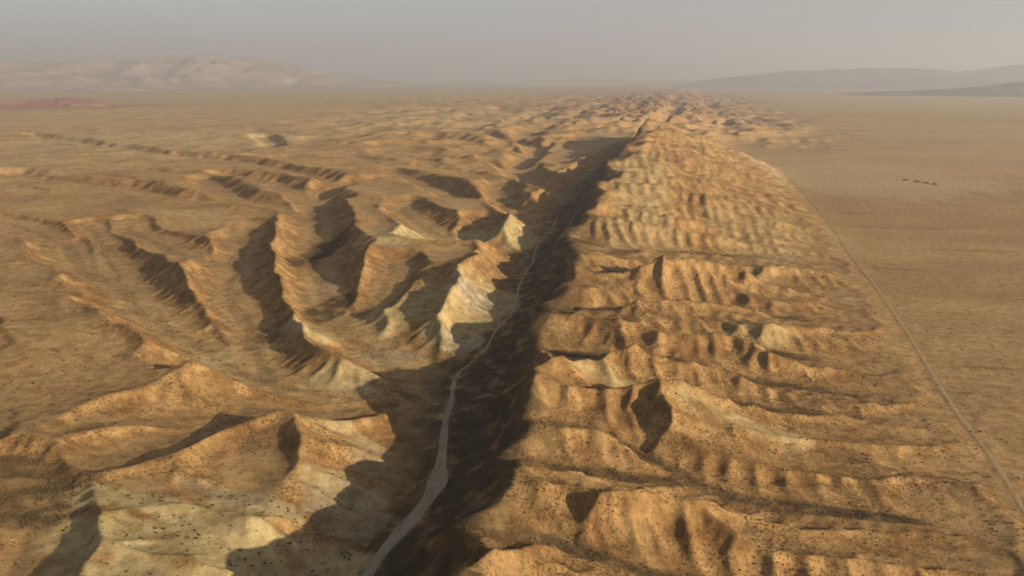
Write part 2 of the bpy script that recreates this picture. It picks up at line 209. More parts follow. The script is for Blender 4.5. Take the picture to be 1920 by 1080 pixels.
class Layer:
    def __init__(s, u0, u1, v0, v1, res):
        s.u0, s.v0, s.res = u0, v0, res
        s.nu, s.nv = int((u1 - u0) / res) + 1, int((v1 - v0) / res) + 1
        s.u = u0 + np.arange(s.nu) * res; s.v = v0 + np.arange(s.nv) * res
        s.U, s.V = np.meshgrid(s.u, s.v)
        # slow wander so that no line runs perfectly straight
        s.W1 = 9.0 * fbm(s.U, s.V, 75, 4, 31); s.W2 = 9.0 * fbm(s.U, s.V, 75, 4, 41)
        s.cap = cap_height(s.U, s.V)
        s.T = 1.3
        s.dwash = np.full(s.U.shape, 99.0)                # distance to the nearest gully floor
        s.acc = np.exp(-s.cap / s.T)
        s.UU, s.VV = s.U + s.W1, s.V + s.W2
    def carve(s, pts, k, wf, east=None, rib=None):
        p = np.asarray(pts, float)
        reach = min(125.0, 52.0 / (min(k, east[0]) if east else k)) + max(wf, east[1] if east else 0) + 8
        if len(pts) == 4 and not rib and wf < 0.1: reach = 60
        i0 = max(0, int((p[:, 0].min() - reach - s.u0) / s.res)); i1 = min(s.nu, int((p[:, 0].max() + reach - s.u0) / s.res) + 2)
        j0 = max(0, int((p[:, 1].min() - reach - s.v0) / s.res)); j1 = min(s.nv, int((p[:, 1].max() + reach - s.v0) / s.res) + 2)
        if i1 <= i0 or j1 <= j0: return
        X, Y = s.UU[j0:j1, i0:i1], s.VV[j0:j1, i0:i1]
        best = np.full(X.shape, 1e9); along = 0.0
        for a, b in zip(p[:-1], p[1:]):
            dx, dy = b[0] - a[0], b[1] - a[1]; L2 = dx * dx + dy * dy + 1e-9
            t = np.clip(((X - a[0]) * dx + (Y - a[1]) * dy) / L2, 0, 1)
            d = np.hypot(X - a[0] - t * dx, Y - a[1] - t * dy)
            w, kk = wf, k
            if east:                                   # the two banks differ: east[0], east[1] hold on the eastern (or 'n', northern) one
                off = (Y - a[1] - t * dy) * abs(dx) if len(east) > 2 else (X - a[0] - t * dx) * abs(dy)
                e = sstep(-4, 4, off / math.sqrt(L2)); w, kk = wf + (east[1] - wf) * e, k + (east[0] - k) * e
            dd = np.clip(d - w, 0, None)
            if rib: np.minimum(s.dwash[j0:j1, i0:i1], d - w, out=s.dwash[j0:j1, i0:i1])
            h = a[2] + t * (b[2] - a[2]) + kk * dd
            np.minimum(best, h, out=best)
        s.acc[j0:j1, i0:i1] += np.exp(-np.clip(best, -40, 150) / s.T)
    def finish(s):
        s.h = -s.T * np.log(s.acc)
    def sample(s, A, U, V):
        x = np.clip((U - s.u0) / s.res, 0, s.nu - 1.001); y = np.clip((V - s.v0) / s.res, 0, s.nv - 1.001)
        i, j = x.astype(int), y.astype(int); fx, fy = x - i, y - j
        return (A[j, i] * (1 - fx) + A[j, i + 1] * fx) * (1 - fy) + (A[j + 1, i] * (1 - fx) + A[j + 1, i + 1] * fx) * fy

def cap_at(u, v):
    return float(cap_height(np.array([[u]], float), np.array([[v]], float))[0, 0])

# ---------------------------------------------------------------- drainage: authored streams, then side gullies grown from them
rnd = random.Random(5)
streams = []          # (points, wall slope, floor half width)
def resample(pts, step):
    out = []
    for a, b in zip(pts[:-1], pts[1:]):
        L = math.hypot(b[0] - a[0], b[1] - a[1]); n = max(1, int(L / step))
        for i in range(n):
            t = i / n; out.append(tuple(a[c] + t * (b[c] - a[c]) for c in range(3)))
    out.append(tuple(pts[-1])); return out

def grow(pts, spacing, kt, kw, lmax, level, side_slope):
    q = resample(pts, spacing)
    for i in range(1, len(q) - 1):
        tx, ty = q[i + 1][0] - q[i - 1][0], q[i + 1][1] - q[i - 1][1]
        L = math.hypot(tx, ty) or 1; tx, ty = tx / L, ty / L
        up = 1 if q[i + 1][2] >= q[i - 1][2] else -1
        for side in (-1, 1):
            if rnd.random() < (0.34 if level == 0 else 0.2): continue
            ang = math.radians(rnd.uniform(46, 86)) * side
            dx, dy = up * tx, up * ty
            ex, ey = dx * math.cos(ang) - dy * math.sin(ang), dx * math.sin(ang) + dy * math.cos(ang)
            j = rnd.uniform(-0.6, 0.6)
            x, y, z = q[i][0] + tx * spacing * j, q[i][1] + ty * spacing * j, q[i][2] + 0.4
            c = cap_at(x + ex * 30, y + ey * 30) if level == 0 else z + lmax * side_slope
            length = min(lmax, (c - 2 - z) / kt) * rnd.uniform(0.35, 1.1)
            if length < 7: continue
            kt_ = kt * rnd.uniform(0.85, 1.25)
            P = [(x, y, z)]; b = rnd.uniform(-0.25, 0.25)
            for n in range(1, 4):
                ex2, ey2 = ex * math.cos(b * n) - ey * math.sin(b * n), ex * math.sin(b * n) + ey * math.cos(b * n)
                x += ex2 * length / 3; y += ey2 * length / 3; z += length / 3 * kt_ * (0.7 + 0.3 * n)
                P.append((x, y, z))
            streams.append((P, kw, 0.0))

EAST_BANK = (2.2, 1.5)
i_ = next(i for i, p in enumerate(FAULT) if p[1] > 690)
FAULT_NEAR, FAULT_FAR = FAULT[:i_ + 1], FAULT[i_:]           # a broad floor near us, a tight notch farther on
streams.append((FAULT_NEAR, 0.75, 20.0)); streams.append((FAULT_FAR, 0.95, 7.0))
grow([p for p in FAULT if p[1] < 1500], 34, 0.55, 0.95, 42, 0, 0.8)
EAST = {}; RIB = {}
for pts, k, wf, sp, east in CHANNELS:
    streams.append((pts, k, wf))
    if east: EAST[id(pts)] = east
    if sp: RIB[id(pts)] = True
    if sp:
        kt, kw, lm = (0.42, 0.85, 60) if k > 0.56 else (0.40, 0.75, 45)
        grow(pts, sp * 3.0, kt, kw, lm, 0, 0.7)
# shallow rills all over the fan, each starting from nothing and cutting deeper downstream
for i in range(115):
    v = rnd.uniform(480, 2600) ** 1.0; u = -rnd.uniform(330, 480 + 0.62 * v)
    n = rnd.randint(4, 7); st = rnd.uniform(22, 40) * (1 + v / 2500); a = rnd.uniform(-0.75, -0.15); dep = rnd.uniform(2.0, 5.0) * (1 + v / 3000)
    P = []
    for k_ in range(n):
        P.append((u, v, cap_at(u, v) - dep * (0.1 + 0.9 * k_ / (n - 1))))
        a += rnd.uniform(-0.35, 0.35); u += st * math.cos(a); v += st * math.sin(a)
    streams.append((P[::-1], 0.36, 0.5)); grow(P[::-1], 15 if v < 1300 else 24, 0.2, 0.5, 40, 0, 0.4)
# the ridge flank: spur crests and the gullies between them, the near ones surveyed, the far ones carried on the same way
flank = [(kind, [tuple(p) for p in pts]) for kind, pts in FLANK]
v = 1262.0; kind = 'spur'
while v < 3420:
    hc = float(np.interp(v, CREST_V, CREST_H)); uc = float(np.interp(v, CREST_V, CREST_U)); ur = float(np.interp(v, CREST_V, FOOT_U))
    d0 = -18 if kind == 'spur' else rnd.uniform(-25, 45); n = 7; P = []; lean = rnd.uniform(-5, 65)
    for i in range(n + 1):
        t = i / n; uu = uc + d0 + (ur + 5 - uc - d0) * t
        tt = min(1, max(0, (uu - uc) / (ur - uc)))
        z = hc * ((1 - tt) ** 0.9 * rnd.uniform(0.90, 1.08) if kind == 'spur' else float(np.interp(v, [1250, 1500, 1900], [0.62, 0.72, 0.80])) * (1 - tt) ** float(np.interp(v, [1250, 1900], [1.6, 1.15])) * rnd.uniform(0.94, 1.06))
        P.append((uu, v + rnd.uniform(-14, 14) + lean * t, z))
    flank.append((kind, P))
    kind = 'gully' if kind == 'spur' else 'spur'
    v += (rnd.uniform(22, 62) if kind == 'gully' else rnd.uniform(20, 48)) * (1 + (v - 1200) / 5200)

def flank_height(lay):
    i0 = max(0, int((-200 - lay.u0) / lay.res)); i1 = min(lay.nu, int((285 - lay.u0) / lay.res))
    X, Y = lay.U[:, i0:i1], lay.V[:, i0:i1]
    wx = X + 5 * fbm(X, Y, 90, 3, 131); wy = Y + 5 * fbm(X, Y, 90, 3, 137)
    D = {}; Z = {}; Wt = {}
    for kind in ('spur', 'gully'):
        D[kind] = np.full(X.shape, 400.0); Z[kind] = np.zeros(X.shape); Wt[kind] = np.full(X.shape, 1e-12)
    for kind, P in flank:
        vs_ = [p[1] for p in P]
        j0 = max(0, int((min(vs_) - 190 - lay.v0) / lay.res)); j1 = min(lay.nv, int((max(vs_) + 190 - lay.v0) / lay.res))
        if j1 <= j0: continue
        x, y = wx[j0:j1], wy[j0:j1]; best = np.full(x.shape, 1e9); zb = np.zeros(x.shape)
        for a, b in zip(P[:-1], P[1:]):
            dx, dy = b[0] - a[0], b[1] - a[1]
            t = np.clip(((x - a[0]) * dx + (y - a[1]) * dy) / (dx * dx + dy * dy + 1e-9), 0, 1)
            d = np.hypot(x - a[0] - t * dx, y - a[1] - t * dy)
            m = d < best
            best[m] = d[m]; zb[m] = (a[2] + t * (b[2] - a[2]))[m]
        np.minimum(D[kind][j0:j1], best, out=D[kind][j0:j1])
        wt = 1.0 / (best ** 3 + 20.0); Z[kind][j0:j1] += wt * zb; Wt[kind][j0:j1] += wt
    for kind in Z: Z[kind] /= Wt[kind]
    lay.dwash[:, i0:i1] = np.minimum(lay.dwash[:, i0:i1], D['gully'] - np.clip(Z['gully'] * 0 + 3.0, 0, 3))
    dg, ds = np.maximum(D['gully'] - 2.5, 0), D['spur']
    w = dg / (dg + ds + 0.5)
    rel = np.clip(Z['spur'] - Z['gully'], 2, None)
    h = Z['gully'] + (Z['spur'] - Z['gully']) * (1 - (1 - w) ** 1.12)
    # buttresses and flutes leaning downstream
    q = wx + 0.38 * dg; lam = np.interp(Y, [300, 1000, 3000], [19, 19, 25])
    ph = q / lam + 0.75 * perlin(q / 46, Y / 70, 17)
    f = np.cos(2 * math.pi * ph) * (0.65 + 0.9 * perlin(q / 60 + 9.1, Y / 55 + 4.4, 19)) + 0.35 * np.cos(2 * math.pi * (ph * 2.1 + 0.6 * perlin(q / 20, Y / 40, 23)))
    rel = np.minimum(rel, 0.5 * (dg + ds))
    h = h + RIB_DEPTH * rel * f * np.clip(w * 2.6, 0, 1) * (1 - np.clip(w, 0, 1) ** 2.5)
    ur = np.interp(Y, CREST_V, FOOT_U); m = sstep(ur - 45, ur + 12, X)
    h = h * (1 - m) + lay.cap[:, i0:i1] * m
    on = sstep(-165, -135, X) * sstep(3520, 3380, Y)
    lay.cap[:, i0:i1] = h * on + lay.cap[:, i0:i1] * (1 - on)
    lay.acc = np.exp(-lay.cap / lay.T)
RIB_DEPTH = 0.13

layA = Layer(-1350, 480, 230, 1520, 1.5)
layB = Layer(-3600, 1300, 1380, 4600, 5.0)
layC = Layer(-420, 420, 1340, 3560, 2.5)
layB.cap += far_hills(layB.U, layB.V); layB.acc = np.exp(-layB.cap / layB.T)
flank_height(layA); flank_height(layC)
for pts, k, wf in streams:
    e_ = EAST_BANK if pts is FAULT_NEAR or pts is FAULT_FAR else EAST.get(id(pts))
    r_ = RIB.get(id(pts))
    layA.carve(pts, k, wf, e_, r_)
    if pts[0][1] > 1250 or pts[-1][1] > 1250: layB.carve(pts, k, wf, e_, r_); layC.carve(pts, k, wf, e_, r_)
for lay in (layA, layB, layC): lay.finish()

def wear(h, res, steps, K, D):
    """rain cuts gullies in proportion to the water gathered and the slope, creep rounds the crests"""
    h = h.astype(np.float32)
    sh = [(-1, 0, 1.0), (1, 0, 1.0), (0, -1, 1.0), (0, 1, 1.0), (-1, -1, 1.4142), (-1, 1, 1.4142), (1, -1, 1.4142), (1, 1, 1.4142)]
    n0, n1 = h.shape; A = np.ones_like(h)
    def view(P, dy, dx): return P[1 + dy:1 + dy + n0, 1 + dx:1 + dx + n1]
    for it in range(steps):
        P = np.pad(h, 1, mode='edge'); W = []; tot = np.full_like(h, 1e-9); S = np.zeros_like(h)
        for dy, dx, L in sh:
            s_ = np.maximum(h - view(P, dy, dx), 0) * np.float32(1 / (L * res)); np.maximum(S, s_, out=S)
            s_ = s_ * s_; W.append(s_); tot += s_
        inv = 1 / tot
        for w_ in W: w_ *= inv
        for _ in range(5 if it else 30):
            An = np.ones_like(h)
            for (dy, dx, L), w_ in zip(sh, W):
                F = A * w_                                   # water sent on towards (dy, dx)
                ys, yd = (slice(0, n0 - dy), slice(dy, n0)) if dy >= 0 else (slice(-dy, n0), slice(0, n0 + dy))
                xs, xd = (slice(0, n1 - dx), slice(dx, n1)) if dx >= 0 else (slice(-dx, n1), slice(0, n1 + dx))
                An[yd, xd] += F[ys, xs]
            A = np.minimum(An, 4000)
        h -= np.minimum(K * np.sqrt(A) * S, 0.30 * S * res)
        P = np.pad(h, 1, mode='edge')
        h += D * (view(P, -1, 0) + view(P, 1, 0) + view(P, 0, -1) + view(P, 0, 1) - 4 * h)
    return h.astype(float)

def stretch(a, n0, n1):
    y = np.linspace(0, a.shape[0] - 1, n0); x = np.linspace(0, a.shape[1] - 1, n1)
    j = np.minimum(y.astype(int), a.shape[0] - 2); i = np.minimum(x.astype(int), a.shape[1] - 2)
    fy, fx = (y - j)[:, None], (x - i)[None]
    b = a[j] * (1 - fy) + a[j + 1] * fy
    return b[:, i] * (1 - fx) + b[:, i + 1] * fx

def erode(lay, f, steps, K, D, noise, sig, seed, west=1.0, keep=0.5, every=5):
    """weather the surface while the slow lie of the land is held up, as if lifted at the rate it wears down"""
    res = lay.res * f; h0 = lay.h
    h3 = blur(h0, f * 0.45)[::f, ::f] if f > 1 else h0.copy()
    b0 = blur(h3, sig); st = blur(h3, 0.9)
    gy, gx = np.gradient(blur(h3, 1.5), res); mk = blur(sstep(0.06, 0.20, np.hypot(gx, gy)), 2.0) * np.where(lay.U[::f, ::f] < -165, west, 1.0)
    r = np.random.RandomState(seed)
    for sg, a in noise:
        n = blur(r.randn(*h3.shape), sg); st = st + a * n / n.std() * mk
    for k_ in range(steps // every):
        e = wear(st, res, every, K, D)
        st = st + (e - st) * mk
        st += keep * (b0 - blur(st, sig))
    lay.h = h0 + stretch(st - h3, *h0.shape) if f > 1 else st

for lay, g_ in ((layA, 0.75), (layC, 0.6)):              # stand the ridges up before the rain takes them down again
    fu_l = np.interp(lay.V, FAULT_V, FAULT_U); wl = sstep(-18, -40, lay.U - fu_l)
    lay.h = lay.h * (1 - wl) + blur(lay.h, 8.5 / lay.res) * wl
    lay.h += g_ * np.where(lay.U < -165, 0.15, 1.0) * (lay.h - blur(lay.h, 20.0 / lay.res))
erode(layA, 2, 45, 0.30, 0.035, [(1, 0.3), (3, 1.1)], 10, 3, 0.55)
erode(layA, 1, 20, 0.16, 0.03, [(1, 0.15)], 8, 5, 0.9)
erode(layC, 1, 40, 0.28, 0.035, [(1, 0.3), (3, 1.2)], 10, 6)
erode(layB, 1, 25, 0.40, 0.05, [(1, 0.5), (3, 1.2)], 9, 4)
for lay in (layA, layC):                                  # the scarp above the fault is creep-smoothed
    o_ = lay.U - np.interp(lay.V, FAULT_V, FAULT_U); m_ = sstep(2, 14, o_) * sstep(80, 52, o_)
    lay.h += m_ * (blur(lay.h, 6.0 / lay.res) - lay.h)
layA.h += 0.25 * fbm(layA.U, layA.V, 9, 3, 61) * sstep(240, 180, layA.U)
# ---------------------------------------------------------------- tracks: bench the ground under them
def bench(lay, pts, half):
    p = np.asarray(pts, float)
    for a, b in zip(p[:-1], p[1:]):
        r = half + 8
        i0 = max(0, int((min(a[0], b[0]) - r - lay.u0) / lay.res)); i1 = min(lay.nu, int((max(a[0], b[0]) + r - lay.u0) / lay.res) + 2)
        j0 = max(0, int((min(a[1], b[1]) - r - lay.v0) / lay.res)); j1 = min(lay.nv, int((max(a[1], b[1]) + r - lay.v0) / lay.res) + 2)
        if i1 <= i0 or j1 <= j0: continue
        X, Y = lay.U[j0:j1, i0:i1], lay.V[j0:j1, i0:i1]
        dx, dy = b[0] - a[0], b[1] - a[1]
        t = np.clip(((X - a[0]) * dx + (Y - a[1]) * dy) / (dx * dx + dy * dy), 0, 1)
        d = np.hypot(X - a[0] - t * dx, Y - a[1] - t * dy)
        m = sstep(half + 7, half + 1.5, d)
        lay.h[j0:j1, i0:i1] += m * (a[2] + t * (b[2] - a[2]) - lay.h[j0:j1, i0:i1])

def smooth_line(pts, step):
    """Catmull-Rom through (u, v, width)"""
    P = [np.array(p, float) for p in pts]; P = [2 * P[0] - P[1]] + P + [2 * P[-1] - P[-2]]; out = []
    for i in range(1, len(P) - 2):
        n = max(2, int(np.hypot(*(P[i + 1] - P[i])[:2]) / step))
        for k in range(n):
            t = k / n
            out.append(0.5 * (2 * P[i] + (P[i + 1] - P[i - 1]) * t + (2 * P[i - 1] - 5 * P[i] + 4 * P[i + 1] - P[i + 2]) * t * t + (3 * P[i] - P[i - 1] - 3 * P[i + 1] + P[i + 2]) * t ** 3))
    out.append(P[-2]); return np.array(out)

def height_raw(U, V):
    hA = layA.sample(layA.h, U, V); hB = layB.sample(layB.h, U, V); hC = layC.sample(layC.h, U, V)
    inC = sstep(-420, -360, U) * sstep(420, 370, U) * sstep(3560, 3400, V)
    hB = hB * (1 - inC) + hC * inC
    m = sstep(1400, 1500, V)
    inB = sstep(4600, 4200, V) * sstep(-3600, -3300, U) * sstep(1300, 1100, U)
    inA = sstep(-1350, -1280, U) * sstep(480, 440, U)
    far = cap_height(U, V)
    far_add = far_hills(U, V) * (1 - inB)
    nearA = hA * inA + far * (1 - inA); nearB = hB * inB + far * (1 - inB)
    return nearA * (1 - m) + (nearB + far_add) * m

valley_track = smooth_line(VALLEY_TRACK, 6.0)
plain_road = smooth_line(PLAIN_ROAD, 9.0)
def grade(line, n):
    z = height_raw(line[:, 0], line[:, 1])
    k = np.ones(n) / n
    return np.convolve(np.pad(z, n // 2, mode='edge'), k, 'valid')[:len(z)]
vz, pz = grade(valley_track, 9), grade(plain_road, 15)
for line, z, lays in ((valley_track, vz, (layA,)), (plain_road, pz, (layA,))):
    for lay in lays:
        for i in range(len(line) - 1):
            if line[i][1] < 1510:
                bench(lay, [(line[i][0], line[i][1], z[i]), (line[i + 1][0], line[i + 1][1], z[i + 1])], line[i][2] * 0.5)

# ---------------------------------------------------------------- terrain mesh: one sheet to the horizon, finer where it is near
rows = [225.0]
while rows[-1] < 60000:
    v_ = rows[-1]
    rows.append(v_ + v_ * np.interp(math.log(v_), [math.log(300), math.log(1500), math.log(5000), math.log(30000)], [0.0027, 0.0031, 0.0055, 0.02]))
rows = np.array(rows)
cols = np.linspace(-1.32, 0.72, 760)
GV, GT = np.meshgrid(rows, cols, indexing='ij')
GU = GT * GV
GH = height_raw(GU, GV)

def paint(spots, U, V, seed, wob=0.45):
    m = np.zeros_like(U)
    n = fbm(U, V, 55, 4, seed); n2 = fbm(U, V, 11, 3, seed + 9)
    for (u, v, ru, rv, a) in spots:
        d = np.sqrt(((U - u) / ru) ** 2 + ((V - v) / rv) ** 2) + wob * n + 0.22 * n2
        m = np.maximum(m, a * sstep(1.12, 0.72, d))
    return m
near = GV < 6000
pale = np.zeros_like(GU); wash = np.zeros_like(GU)
pale[near] = paint(PALE, GU[near], GV[near], 101)
wash[near] = paint(WASH, GU[near], GV[near], 121)
dry = paint(DRY, GU, GV, 141, 0.3)
dry *= 1 - 0.85 * np.exp(-((GU - np.interp(GV, FAULT_V, FAULT_U) - 60) / (420 + 0.07 * GV)) ** 2) * sstep(2600, 4000, GV)
slope = np.zeros_like(GU)
gy_, gx_ = np.gradient(GH)
slope = np.hypot(gx_ / (GV * (cols[1] - cols[0])), gy_ / np.gradient(rows)[:, None])
fu_ = np.interp(GV, FAULT_V, FAULT_U)
veg_shade = sstep(-60, 10, GU - fu_) * sstep(95, 40, GU - fu_) * sstep(4000, 3000, GV)          # scrub along the fault, coloured extra dark to deepen the scarp's shade
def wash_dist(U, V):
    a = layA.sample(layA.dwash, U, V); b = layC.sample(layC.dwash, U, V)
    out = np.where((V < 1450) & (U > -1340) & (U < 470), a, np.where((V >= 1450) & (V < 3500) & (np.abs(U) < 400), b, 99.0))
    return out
veg_shade = np.maximum(veg_shade, np.where(GU > fu_, 0.85 * sstep(150, 90, GU), 0.30) * sstep(6.5, 0.5, wash_dist(GU, GV) + 5.0 * fbm(GU, GV, 45, 4, 171)))
veg_shade[near] = np.maximum(veg_shade[near], paint(SCRUB_AND_SHADE, GU[near], GV[near], 181, 0.5))
ridge = sstep(20, 70, GU - fu_) * sstep(0, -90, GU - np.interp(GV, CREST_V, FOOT_U)) * sstep(3600, 3000, GV)

def mesh_grid(name, X, Y, Z, mat, attrs=None, kind='structure'):
    nr, nc = X.shape
    me = bpy.data.meshes.new(name)
    co = np.stack([X, Y, Z], -1).reshape(-1, 3).astype(np.float32)
    idx = np.arange(nr * nc).reshape(nr, nc)
    f = np.stack([idx[:-1, :-1], idx[:-1, 1:], idx[1:, 1:], idx[1:, :-1]], -1).reshape(-1, 4)
    me.vertices.add(len(co)); me.vertices.foreach_set('co', co.ravel())
    me.loops.add(f.size); me.loops.foreach_set('vertex_index', f.ravel().astype(np.int32))
    me.polygons.add(len(f)); me.polygons.foreach_set('loop_start', np.arange(0, f.size, 4, dtype=np.int32))
    me.polygons.foreach_set('use_smooth', np.ones(len(f), bool))
    me.update(calc_edges=True)
    for k_, a in (attrs or {}).items():
        at_ = me.attributes.new(k_, 'FLOAT', 'POINT'); at_.data.foreach_set('value', a.astype(np.float32).ravel())
    me.materials.append(mat)
    o = bpy.data.objects.new(name, me); scene.collection.objects.link(o)
    if kind: o['kind'] = kind
    return o

# ---------------------------------------------------------------- materials
class NT:
    def __init__(s, name):
        s.m = bpy.data.materials.new(name); s.m.use_nodes = True
        s.t = s.m.node_tree; s.b = s.t.nodes['Principled BSDF']
        s.b.inputs['Roughness'].default_value = 0.95
        s.b.inputs['Specular IOR Level'].default_value = 0.08
        s.tc = s.t.nodes.new('ShaderNodeTexCoord').outputs['Object']
    def lk(s, a, b): s.t.links.new(a, b)
    def attr(s, n):
        a = s.t.nodes.new('ShaderNodeAttribute'); a.attribute_name = n; return a.outputs['Fac']
    def noise(s, wave, detail=3, rough=0.55, sc=(1, 1, 1), dist=0.0):
        mp = s.t.nodes.new('ShaderNodeMapping'); mp.inputs['Scale'].default_value = [c / wave for c in sc]
        s.lk(s.tc, mp.inputs['Vector'])
        n = s.t.nodes.new('ShaderNodeTexNoise'); n.inputs['Scale'].default_value = 1.0
        n.inputs['Detail'].default_value = detail; n.inputs['Roughness'].default_value = rough; n.inputs['Distortion'].default_value = dist
        s.lk(mp.outputs[0], n.inputs['Vector']); return n.outputs['Fac']
    def ramp(s, f, a, b):
        r = s.t.nodes.new('ShaderNodeMapRange'); r.interpolation_type = 'SMOOTHSTEP'
        r.inputs['From Min'].default_value, r.inputs['From Max'].default_value = a, b
        s.lk(f, r.inputs['Value']); return r.outputs[0]
    def mul(s, a, b, op='MULTIPLY'):
        m = s.t.nodes.new('ShaderNodeMath'); m.operation = op; m.use_clamp = True
        for i, x in enumerate((a, b)):
            if isinstance(x, (int, float)): m.inputs[i].default_value = x
            else: s.lk(x, m.inputs[i])
        return m.outputs[0]
    def mix(s, f, a, b, mode='MIX'):
        m = s.t.nodes.new('ShaderNodeMix'); m.data_type = 'RGBA'; m.blend_type = mode
        if isinstance(f, (int, float)): m.inputs[0].default_value = f
        else: s.lk(f, m.inputs[0])
        for i, x in ((6, a), (7, b)):
            if isinstance(x, tuple): m.inputs[i].default_value = (*x, 1)
            else: s.lk(x, m.inputs[i])
        return m.outputs[2]
    def bump(s, f, dist, strength=1.0):
        b = s.t.nodes.new('ShaderNodeBump'); b.inputs['Distance'].default_value = dist; b.inputs['Strength'].default_value = strength
        s.lk(f, b.inputs['Height']); s.lk(b.outputs[0], s.b.inputs['Normal'])
    def out(s, c): s.lk(c, s.b.inputs['Base Color']); return s.m

def ground_material():
    n = NT('dry_ground')
    soil = n.mix(n.ramp(n.noise(90, 5), .35, .65), (0.375, 0.248, 0.114), (0.32, 0.204, 0.086))
    soil = n.mix(n.ramp(n.noise(260, 5, sc=(.22, 1, 1), dist=.6), .40, .64), soil, (0.285, 0.178, 0.078))
    hill = n.mix(n.ramp(n.noise(26, 5), .38, .66), (0.318, 0.196, 0.080), (0.215, 0.118, 0.043))
    c = n.mix(n.mul(n.attr('hill'), 1.0), soil, hill)
    c = n.mix(n.mul(n.attr('dry'), .85), c, (0.40, 0.295, 0.152))
    c = n.mix(n.mul(n.attr('red'), .8), c, (0.23, 0.115, 0.085))
    # scrub too small to stand as plants: brown speckle, thinner on bare ground
    sp = n.mul(n.ramp(n.noise(1.7, 3, .65), .49, .62), n.ramp(n.noise(30, 4), .30, .58))
    mt = n.mul(n.ramp(n.noise(7.5, 4, .6), .46, .62), n.ramp(n.noise(60, 3), .35, .6))
    c = n.mix(n.mul(n.mul(mt, n.attr('scrubby')), .45), c, (0.150, 0.082, 0.030))
    c = n.mix(n.mul(n.mul(sp, n.attr('scrubby')), .95), c, (0.10, 0.055, 0.021))
    c = n.mix(n.mul(n.attr('veg_shade'), n.ramp(n.noise(17, 5), .25, .55)), c, (0.055, 0.040, 0.021))  # scrub tone, darkened so the shaded fault scarp goes near black
    pale = n.mix(n.ramp(n.noise(14, 4), .35, .7), (0.353, 0.281, 0.143), (0.286, 0.210, 0.092))
    pm = n.mul(n.attr('pale'), n.mul(n.mul(n.ramp(n.noise(3.2, 3), .72, .54), n.ramp(n.noise(22, 4), .68, .50)), .32, 'ADD'))
    c = n.mix(pm, c, pale)
    wash = n.mix(n.ramp(n.noise(8, 4), .35, .65), (0.306, 0.255, 0.170), (0.212, 0.170, 0.102))
    c = n.mix(n.attr('wash'), c, wash)
    c = n.mix(.6, c, n.mix(n.ramp(n.noise(9, 6, .65), .3, .7), (.34, .34, .34), (.84, .84, .84)), 'OVERLAY')
    n.bump(n.noise(2.6, 6, .75), 1.1, 0.9)
    return n.out(c)

def track_material(name, a, b):
    n = NT(name)
    c = n.mix(n.ramp(n.noise(5, 5, sc=(1, .3, 1)), .3, .7), a, b)
    c = n.mix(n.mul(n.ramp(n.noise(1.6, 4, sc=(1, .12, 1)), .48, .62), .5), c, tuple(x * 0.62 for x in b))
    n.bump(n.noise(1.5, 3), 0.1, 0.5)
    return n.out(c)

M_ground = ground_material()
hillm = np.clip(sstep(0.10, 0.30, slope) * sstep(5000, 2500, GV) + ridge * 0.9, 0, 1)
redm = paint(RED, GU, GV, 161, 0.3)
redm = np.maximum(redm, 0.45 * np.exp(-((GU - fu_ - 60) / (330 + 0.05 * GV)) ** 2) * sstep(3300, 5000, GV) * sstep(24000, 12000, GV))
scrubby = np.clip(0.25 + 0.75 * hillm, 0, 1) * sstep(2600, 900, GV)
pale_f = np.clip(pale, 0, 1)
terrain = mesh_grid('terrain', GU, GV, GH, M_ground, dict(hill=hillm, pale=pale_f, wash=wash, veg_shade=veg_shade, dry=dry, red=redm, scrubby=scrubby))

# ---------------------------------------------------------------- tracks
def height(U, V): return height_raw(np.asarray(U, float), np.asarray(V, float))
def ribbon(name, line, mat, lift=0.06):
    n = len(line); d = np.gradient(line[:, :2], axis=0); d /= np.hypot(d[:, 0], d[:, 1])[:, None]
    nx, ny = d[:, 1], -d[:, 0]
    offs = np.linspace(-0.5, 0.5, 7)
    wob = 1 + 0.40 * fbm(np.arange(n) * 1.0, np.zeros(n), 5.0, 4, 7)
    X = line[:, 0][:, None] + nx[:, None] * offs * (line[:, 2] * wob)[:, None]
    Y = line[:, 1][:, None] + ny[:, None] * offs * (line[:, 2] * wob)[:, None]
    Z = height(X, Y); Z = np.maximum(Z, Z.mean(1, keepdims=True)) + lift + line[:, 1][:, None] * 0.00010
    Z[:, 0] -= lift + 0.12; Z[:, -1] -= lift + 0.12
    return mesh_grid(name, X, Y, Z, mat)
ribbon('dirt_track', valley_track, track_material('track_dust', (0.324, 0.275, 0.203), (0.261, 0.216, 0.149)))
ribbon('dirt_road', plain_road, track_material('road_dust', (0.385, 0.27, 0.135), (0.325, 0.215, 0.10)))
# ---------------------------------------------------------------- far ranges
def mountain_material(name, a, b, c):
    n = NT(name)
    col = n.mix(n.ramp(n.noise(900, 5), .36, .64), a, b)
    col = n.mix(n.ramp(n.noise(420, 5), .50, .60), col, c)
    return n.out(col)

